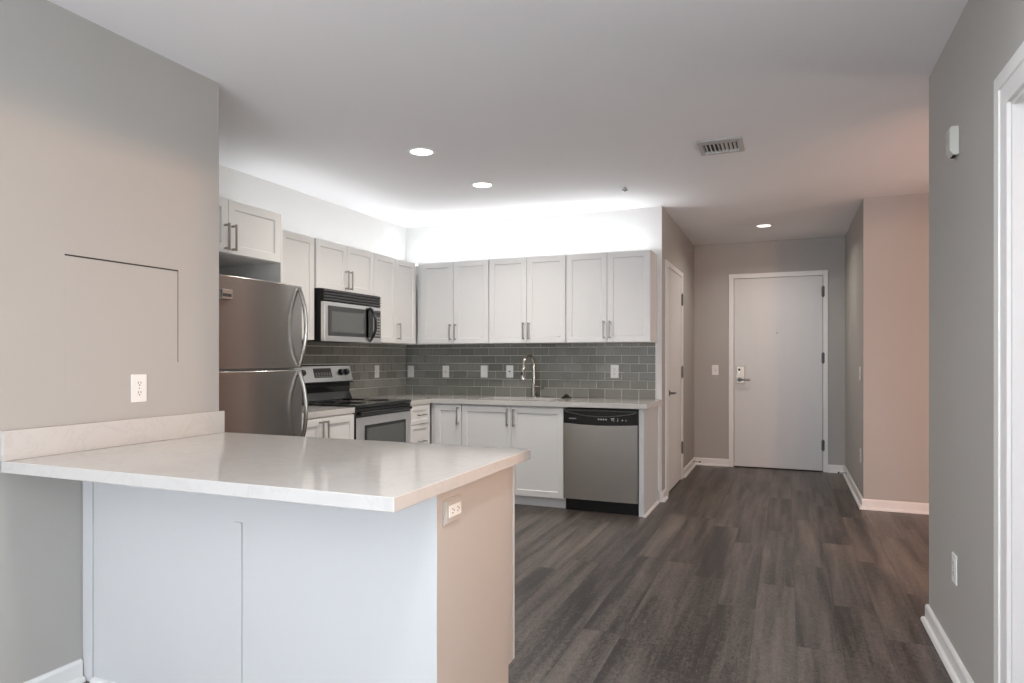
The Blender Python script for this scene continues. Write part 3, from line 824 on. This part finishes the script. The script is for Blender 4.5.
# ------------------------------------------------------------------ over-the-range microwave
MX = -3.155; MW_ = 0.748
mw = thing('microwave', 'stainless and black over-the-range microwave under the short cabinet', 'microwave', (MX, 4.0375, 0), 90)
MD = MX - (XK + 0.010)
bm = new(); box(bm, 0, MW_, 0.034, MD, 1.366, 1.7545); obj('case', bm, M['black_matt'], mw, 0.003)
bm = new(); box(bm, 0.002, MW_-0.002, 0.010, 0.034, 1.658, 1.752); gr = obj('vent_grille', bm, M['black_matt'], mw, 0.002)
bm = new()
for k in range(4):
    z = 1.668 + k*0.0215
    prism(bm, [(0.012, z), (-0.002, z+0.004), (-0.002, z+0.010), (0.012, z+0.012)], 0.004, MW_-0.004, 'x')
obj('louver', bm, M['louver'], gr, 0.0008)
bm = new(); box(bm, 0, MW_, 0.0, 0.034, 1.359, 1.656); fd_ = obj('door', bm, M['steel_light'], mw, 0.003, label='stainless door with dark window')
bm = new(); box(bm, 0.040, 0.560, -0.003, 0.0, 1.402, 1.628); wn = obj('window_frame', bm, M['charcoal'], fd_, 0.002)
bm = new(); box(bm, 0.075, 0.505, -0.0045, -0.0028, 1.432, 1.588); obj('window', bm, M['greyglass'], wn)
bm = new(); box(bm, 0.640, MW_-0.014, -0.003, 0.0, 1.402, 1.628); kp = obj('keypad', bm, M['charcoal'], mw, 0.002)
bm = new(); box(bm, 0.652, MW_-0.026, -0.0042, -0.0028, 1.594, 1.616); obj('display', bm, M['blackglass'], kp)
bm = new()
for r_ in range(7):
    for c_ in range(3): box(bm, 0.655+c_*0.025, 0.672+c_*0.025, -0.0042, -0.0028, 1.415+r_*0.024, 1.428+r_*0.024)
obj('keys', bm, M['grey_plastic'], kp)
bm = new(); box(bm, 0.522, 0.628, -0.003, 0.0, 1.400, 1.640); obj('handle_plate', bm, M['blackglass'], fd_, 0.004)
bm = new(); pts = []
for i in range(17):
    u = i/16; s = math.sin(math.pi*u); pts.append((0.578+0.0*s, -0.001 - 0.062*s**0.8, 1.372 + 0.272*u))
tube(bm, pts, [0.011]*17, 12, ry=0.009, up=(1, 0, 0)); obj('handle', bm, M['black'], fd_, smooth=True)

# ------------------------------------------------------------------ dishwasher
DWX, DWY = -1.669, 5.160
dw = thing('dishwasher', 'stainless dishwasher with black control strip at the end of the counter', 'dishwasher', (DWX, DWY, 0))
bm = new(); box(bm, 0.006, 0.604, 0.050, 0.600, 0.02, 0.828); obj('tub', bm, M['black_matt'], dw)
bm = new(); box(bm, 0.001, 0.606, 0.060, 0.075, 0.0, 0.120); obj('kick_plate', bm, M['black_matt'], dw)
bm = new(); pts = []
n = 12
for i in range(n+1):
    u = i/n; pts.append((u*0.602, 0.100))
top = [(0.602 - 0.602*i/n, 0.712 - 0.013*(1-(2*i/n-1)**2)) for i in range(n+1)]
prism(bm, [(0, 0.100), (0.602, 0.100)] + top, 0.004, 0.046, 'y'); obj('door_panel', bm, M['steel_front'], dw, 0.0025, 2)
bm = new()
prism(bm, [(0.602 - x, 0.826) if False else (x, z) for x, z in [(0, 0.7135), *[(0.602*i/n, 0.7135 - 0.013*(1-(2*i/n-1)**2)) for i in range(1, n)], (0.602, 0.7135), (0.602, 0.824), (0, 0.824)]], 0.000, 0.048, 'y')
cpn = obj('control_panel', bm, M['black'], dw, 0.003, label='black control strip')
bm = new(); pts = [(0.012 + 0.578*i/20, -0.0035, 0.806 - 0.036*(1-(2*i/20-1)**2)) for i in range(21)]
tube(bm, pts, 0.0035, 8, up=(0, 1, 0)); obj('pocket_lip', bm, M['charcoal'], cpn, smooth=True)
bm = new(); box(bm, 0.004, 0.598, -0.003, 0.002, 0.812, 0.820); obj('top_lip', bm, M['charcoal'], cpn, 0.001)
for i in range(4): bxobj('button', (0.286+i*0.020, 0.297+i*0.020, -0.0008, 0.001, 0.744, 0.754), M['label_ink'], cpn)
for x, z, w_ in ((0.392, 0.757, 0.012), (0.408, 0.757, 0.012), (0.396, 0.747, 0.010), (0.412, 0.740, 0.006), (0.445, 0.757, 0.004), (0.443, 0.742, 0.006), (0.478, 0.746, 0.010), (0.508, 0.746, 0.006)):
    bxobj('button', (x, x+w_, -0.0008, 0.001, z-0.004, z+0.004), M['label_ink'], cpn)
def text(name, s, size, m, parent, loc, rot):
    cu = bpy.data.curves.new(name, 'FONT'); cu.body = s; cu.size = size; cu.extrude = 0.0004; cu.align_x = 'LEFT'
    tmp = bpy.data.objects.new(name, cu); C.objects.link(tmp)
    dg = bpy.context.evaluated_depsgraph_get(); me = bpy.data.meshes.new_from_object(tmp.evaluated_get(dg))
    bpy.data.objects.remove(tmp); bpy.data.curves.remove(cu)
    me.materials.clear(); me.materials.append(m)
    o = bpy.data.objects.new(name, me); C.objects.link(o); o.parent = parent; o.location = loc; o.rotation_euler = tuple(R(a) for a in rot)
    return o
text('lettering', 'FRIGIDAIRE', 0.0125, M['label_ink'], cpn, (0.046, -0.0006, 0.7445), (90, 0, 0))

# ------------------------------------------------------------------ outlets and switches
def plate(name, label, cat, loc, rotz, kind, group=None, w=0.072, h=0.116):
    """wall plate facing local -y, centred on loc"""
    t = thing(name, label, cat, loc, rotz, group)
    bxobj('cover_plate', (-w/2, w/2, -0.006, -0.0005, -h/2, h/2), M['white_plastic'], t, 0.0025, )
    if kind == 'duplex':
        for dz in (-0.020, 0.020):
            bm = new(); pts = []
            for i in range(20):
                a = 2*math.pi*i/20; pts.append((0.0165*math.cos(a), dz + max(-0.0135, min(0.0135, 0.0165*math.sin(a)))))
            prism(bm, pts, -0.0075, -0.0055, 'y'); rc = obj('receptacle', bm, M['white_plastic'], t)
            bm = new()
            for dx in (-0.006, 0.006): box(bm, dx-0.0012, dx+0.0012, -0.0080, -0.0070, dz-0.001, dz+0.008)
            lathe(bm, [(0.0, -0.0080), (0.0028, -0.0080), (0.0028, -0.0070)], 10, 'y', (0, 0, dz-0.007)); obj('slots', bm, M['darkhole'], rc)
        bm = new(); lathe(bm, [(0.0, -0.0072), (0.003, -0.0070), (0.003, -0.0055)], 12, 'y'); obj('screw', bm, M['grey_plastic'], t)
    elif kind == 'toggle':
        bm = new(); box(bm, -0.006, 0.006, -0.0066, -0.0055, -0.012, 0.012); obj('slot', bm, M['grey_plastic'], t)
        bm = new(); prism(bm, [(-0.006, -0.006), (-0.006, 0.006), (-0.016, 0.013), (-0.018, 0.008)], -0.0045, 0.0045, 'x'); obj('toggle', bm, M['white_plastic'], t, 0.001)
    elif kind == 'rocker':
        bm = new(); prism(bm, [(-0.0055, -0.033), (-0.0055, 0.033), (-0.0075, 0.033), (-0.010, 0.0), (-0.0075, -0.033)], -0.0165, 0.0165, 'x'); obj('rocker', bm, M['white_plastic'], t, 0.0008)
    elif kind == 'gfci':
        bm = new(); box(bm, -0.0165, 0.0165, -0.0075, -0.0055, -0.033, 0.033); rc = obj('receptacle', bm, M['white_plastic'], t, 0.0008)
        bm = new(); box(bm, -0.009, 0.009, -0.0086, -0.007, -0.005, 0.005); obj('test_buttons', bm, M['darkhole'], rc)
    return t
yt = YB - 0.0092
gp = 'wall plates on the tiled back wall'
plate('light_switch', 'white rocker switch on the back tile, nearest the corner', 'switch', (-3.478, yt, 1.101), 0, 'rocker', gp)
plate('light_switch', 'white toggle plate under the left wall cabinet, second from the corner', 'switch', (-3.083, yt, 1.103), 0, 'toggle', gp)
plate('light_switch', 'white rocker plate on the back tile, third from the corner', 'switch', (-2.670, yt, 1.107), 0, 'rocker', gp)
plate('outlet', 'white outlet just left of the faucet on the back tile', 'outlet', (-2.406, yt, 1.109), 0, 'gfci', gp)
plate('outlet', 'white duplex outlet on the back tile above the dishwasher', 'outlet', (-1.403, yt, 1.116), 0, 'duplex', gp)
plate('light_switch', 'white rocker plate on the tile between range and corner', 'switch', (XK+0.0092, 5.280, 1.110), 90, 'rocker')
plate('outlet', 'white duplex outlet on the left wall above the peninsula', 'outlet', (XL, 1.985, 1.108), 90, 'duplex')
plate('light_switch', 'white toggle switch on the entry wall left of the door', 'switch', (-0.755, YE, 1.098), 0, 'toggle')
plate('light_switch', 'white toggle switch on the hall right wall, at hand height', 'switch', (XR, 6.390, 1.105), -90, 'toggle')
plate('outlet', 'white outlet low on the hall right wall', 'outlet', (XR, 6.340, 0.412), -90, 'duplex')
plate('outlet', 'white outlet low on the near right wall', 'outlet', (XW, 3.095, 0.405), -90, 'duplex')

# white box high on the right wall
sb = thing('alarm_sounder', 'white plastic box mounted high on the near right wall', 'alarm', (XW, 3.060, 2.070), -90)
bm = new(); prism(bm, [(-0.0005, -0.052), (-0.0005, 0.058), (-0.028, 0.058), (-0.033, 0.048), (-0.033, -0.034), (-0.022, -0.052)], -0.034, 0.034, 'x')
obj('housing', bm, M['ivory'], sb, 0.003)
bm = new()
for k in range(4): box(bm, -0.020, 0.020, -0.0338, -0.0325, 0.002+k*0.011, 0.006+k*0.011)
obj('grille', bm, M['grey_plastic'], sb)
bm = new(); box(bm, -0.024, 0.024, -0.020, -0.008, -0.0532, -0.0515); obj('bottom_slot', bm, M['darkhole'], sb)

# flush access panel in the left wall: only its cut line shows
ap = thing('access_panel', 'flush wall access panel painted like the left wall', 'panel', (XL, 1.679, 1.216))
bxobj('panel_face', (0.0002, 0.0005, 0, 0.500, -0.10, 0.402), M['wall'], ap)
bm = new(); 
bmesh_pts = [(-0.002, 0.4022), (0.503, 0.4022), (0.503, 0.4080), (-0.002, 0.4080)]
prism(bm, bmesh_pts, 0.0002, 0.0014, 'x'); box(bm, 0.0002, 0.0012, 0.5004, 0.5024, -0.0, 0.402)
obj('shadow_gap', bm, M['darkhole'], ap)

# ------------------------------------------------------------------ ceiling fixtures
def downlight(lab, x, y, r, power, grp='recessed ceiling lights'):
    t = thing('ceiling_light', lab, 'ceiling light', (x, y, H), 0, grp)
    bm = new(); lathe(bm, [(r-0.018, -0.002), (r-0.016, -0.007), (r-0.002, -0.005), (r, -0.0005), (r-0.018, -0.0005)], 40)
    obj('trim_ring', bm, M['trim'], t, smooth=True)
    bm = new(); lathe(bm, [(0.0, -0.0045), (r-0.0175, -0.0035), (r-0.0175, -0.001)], 40)
    obj('lens', bm, M['lens'], t)
    a = area('downlight_lamp', (x, y, H-0.012), (0, 0, 0), (r-0.02)*2, (r-0.02)*2, power, (1.0, 0.92, 0.83), 'DISK', 150)
    return t
downlight('round recessed ceiling light nearest the camera, over the kitchen', -2.134, 3.690, 0.088, 12)
downlight('round recessed ceiling light over the kitchen, farther from the camera', -2.118, 4.570, 0.088, 12)
downlight('round recessed ceiling light in the entry hall before the door', -0.203, 7.030, 0.082, 8)

v = thing('ceiling_vent', 'rectangular grey ceiling register with two-way louvers', 'vent', (-0.374, 4.292, H))
VW, VD = 0.132, 0.144
bm = new()
def ringxy(a, b, z): return [bm.verts.new(p_) for p_ in ((-a, -b, z), (a, -b, z), (a, b, z), (-a, b, z))]
rs = [ringxy(VW, VD, -0.0005), ringxy(VW-0.004, VD-0.004, -0.010), ringxy(VW-0.030, VD-0.050, -0.016), ringxy(VW-0.034, VD-0.054, -0.0008)]
for a, b in zip(rs, rs[1:]):
    for i in range(4):
        j = (i+1) % 4; bm.faces.new((a[i], a[j], b[j], b[i]))
obj('frame', bm, M['vent'], v)
bxobj('throat', (-(VW-0.036), VW-0.036, -(VD-0.056), VD-0.056, -0.0018, -0.0006), M['darkhole'], v)
bm = new()
for k in range(8):
    x = -0.084 + k*0.024
    s = 1 if k < 4 else -1
    prism(bm, [(x-0.006*s, -0.0025), (x-0.006*s+0.0015, -0.0025), (x+0.006*s+0.0015, -0.014), (x+0.006*s, -0.014)], -(VD-0.058), VD-0.058, 'y')
obj('louvers', bm, M['vent_blade'], v)

sp2 = thing('sprinkler', 'small fire sprinkler head under the ceiling near the kitchen end', 'sprinkler', (-1.140, 5.045, H))
bm = new(); lathe(bm, [(0.0, -0.0005), (0.036, -0.0005), (0.034, -0.003), (0.020, -0.004), (0.0, -0.004)], 28); obj('escutcheon', bm, M['trim'], sp2, smooth=True)
bm = new(); tube(bm, [(0, 0, -0.004), (0, 0, -0.012)], 0.007, 12)
for s in (-1, 1): tube(bm, [(0.006*s, 0, -0.006), (0.011*s, 0, -0.014), (0.003*s, 0, -0.024)], 0.0022, 8, up=(0, 1, 0))
lathe(bm, [(0.0, -0.026), (0.022, -0.027), (0.022, -0.023), (0.0, -0.022)], 20); tube(bm, [(0, 0, -0.02), (0, 0, -0.038)], 0.004, 8)
obj('head', bm, M['hinge'], sp2, smooth=True)

# spring door stops on the hall baseboards
def doorstop(lab, loc, d):
    t = thing('door_stop', lab, 'door stop', loc, 0, 'spring door stops on the hall baseboards')
    d = Vector(d); bm = new(); tube(bm, [(0, 0, 0), d*0.006], 0.012, 14)
    s = d.cross(Vector((0, 0, 1))); pts = []
    for i in range(97):
        a = 2*math.pi*i/8; pts.append(d*(0.006 + 0.062*i/96) + s*0.005*math.cos(a) + Vector((0, 0, 0.005*math.sin(a))))
    tube(bm, pts, 0.0013, 5); obj('spring', bm, M['nickel_dark'], t)
    bm = new(); tube(bm, [d*0.066, d*0.080], 0.0085, 14); obj('tip', bm, M['rubber'], t, smooth=True)
doorstop('spring door stop on the baseboard left of the entry door', (XH+0.0142, 7.80, 0.060), (1, 0, 0))
doorstop('spring door stop on the baseboard right of the entry door', (XR-0.0142, 7.62, 0.060), (-1, 0, 0))

# LED strips lying on top of the wall cabinets
def led(lab, x0, x1, y0, y1, m):
    t = thing('led_strip', lab, 'light strip', ((x0+x1)/2, (y0+y1)/2, ZU1), 0, 'led strips on top of the wall cabinets')
    a, b = (x1-x0)/2, (y1-y0)/2
    bm = new(); box(bm, -a, a, -b, b, 0.0005, 0.005); obj('channel', bm, M['white_plastic'], t)
    bm = new(); box(bm, -a+0.004, a-0.004, -b+0.004, b-0.004, 0.0051, 0.007); obj('diffuser', bm, m, t)
led('bright white light strip on top of the back wall cabinets', -3.50, -1.06, 5.600, 5.630, M['led'])
led('bright white light strip on top of the left wall cabinets', -3.315, -3.29, 3.40, 5.45, M['led_dim'])
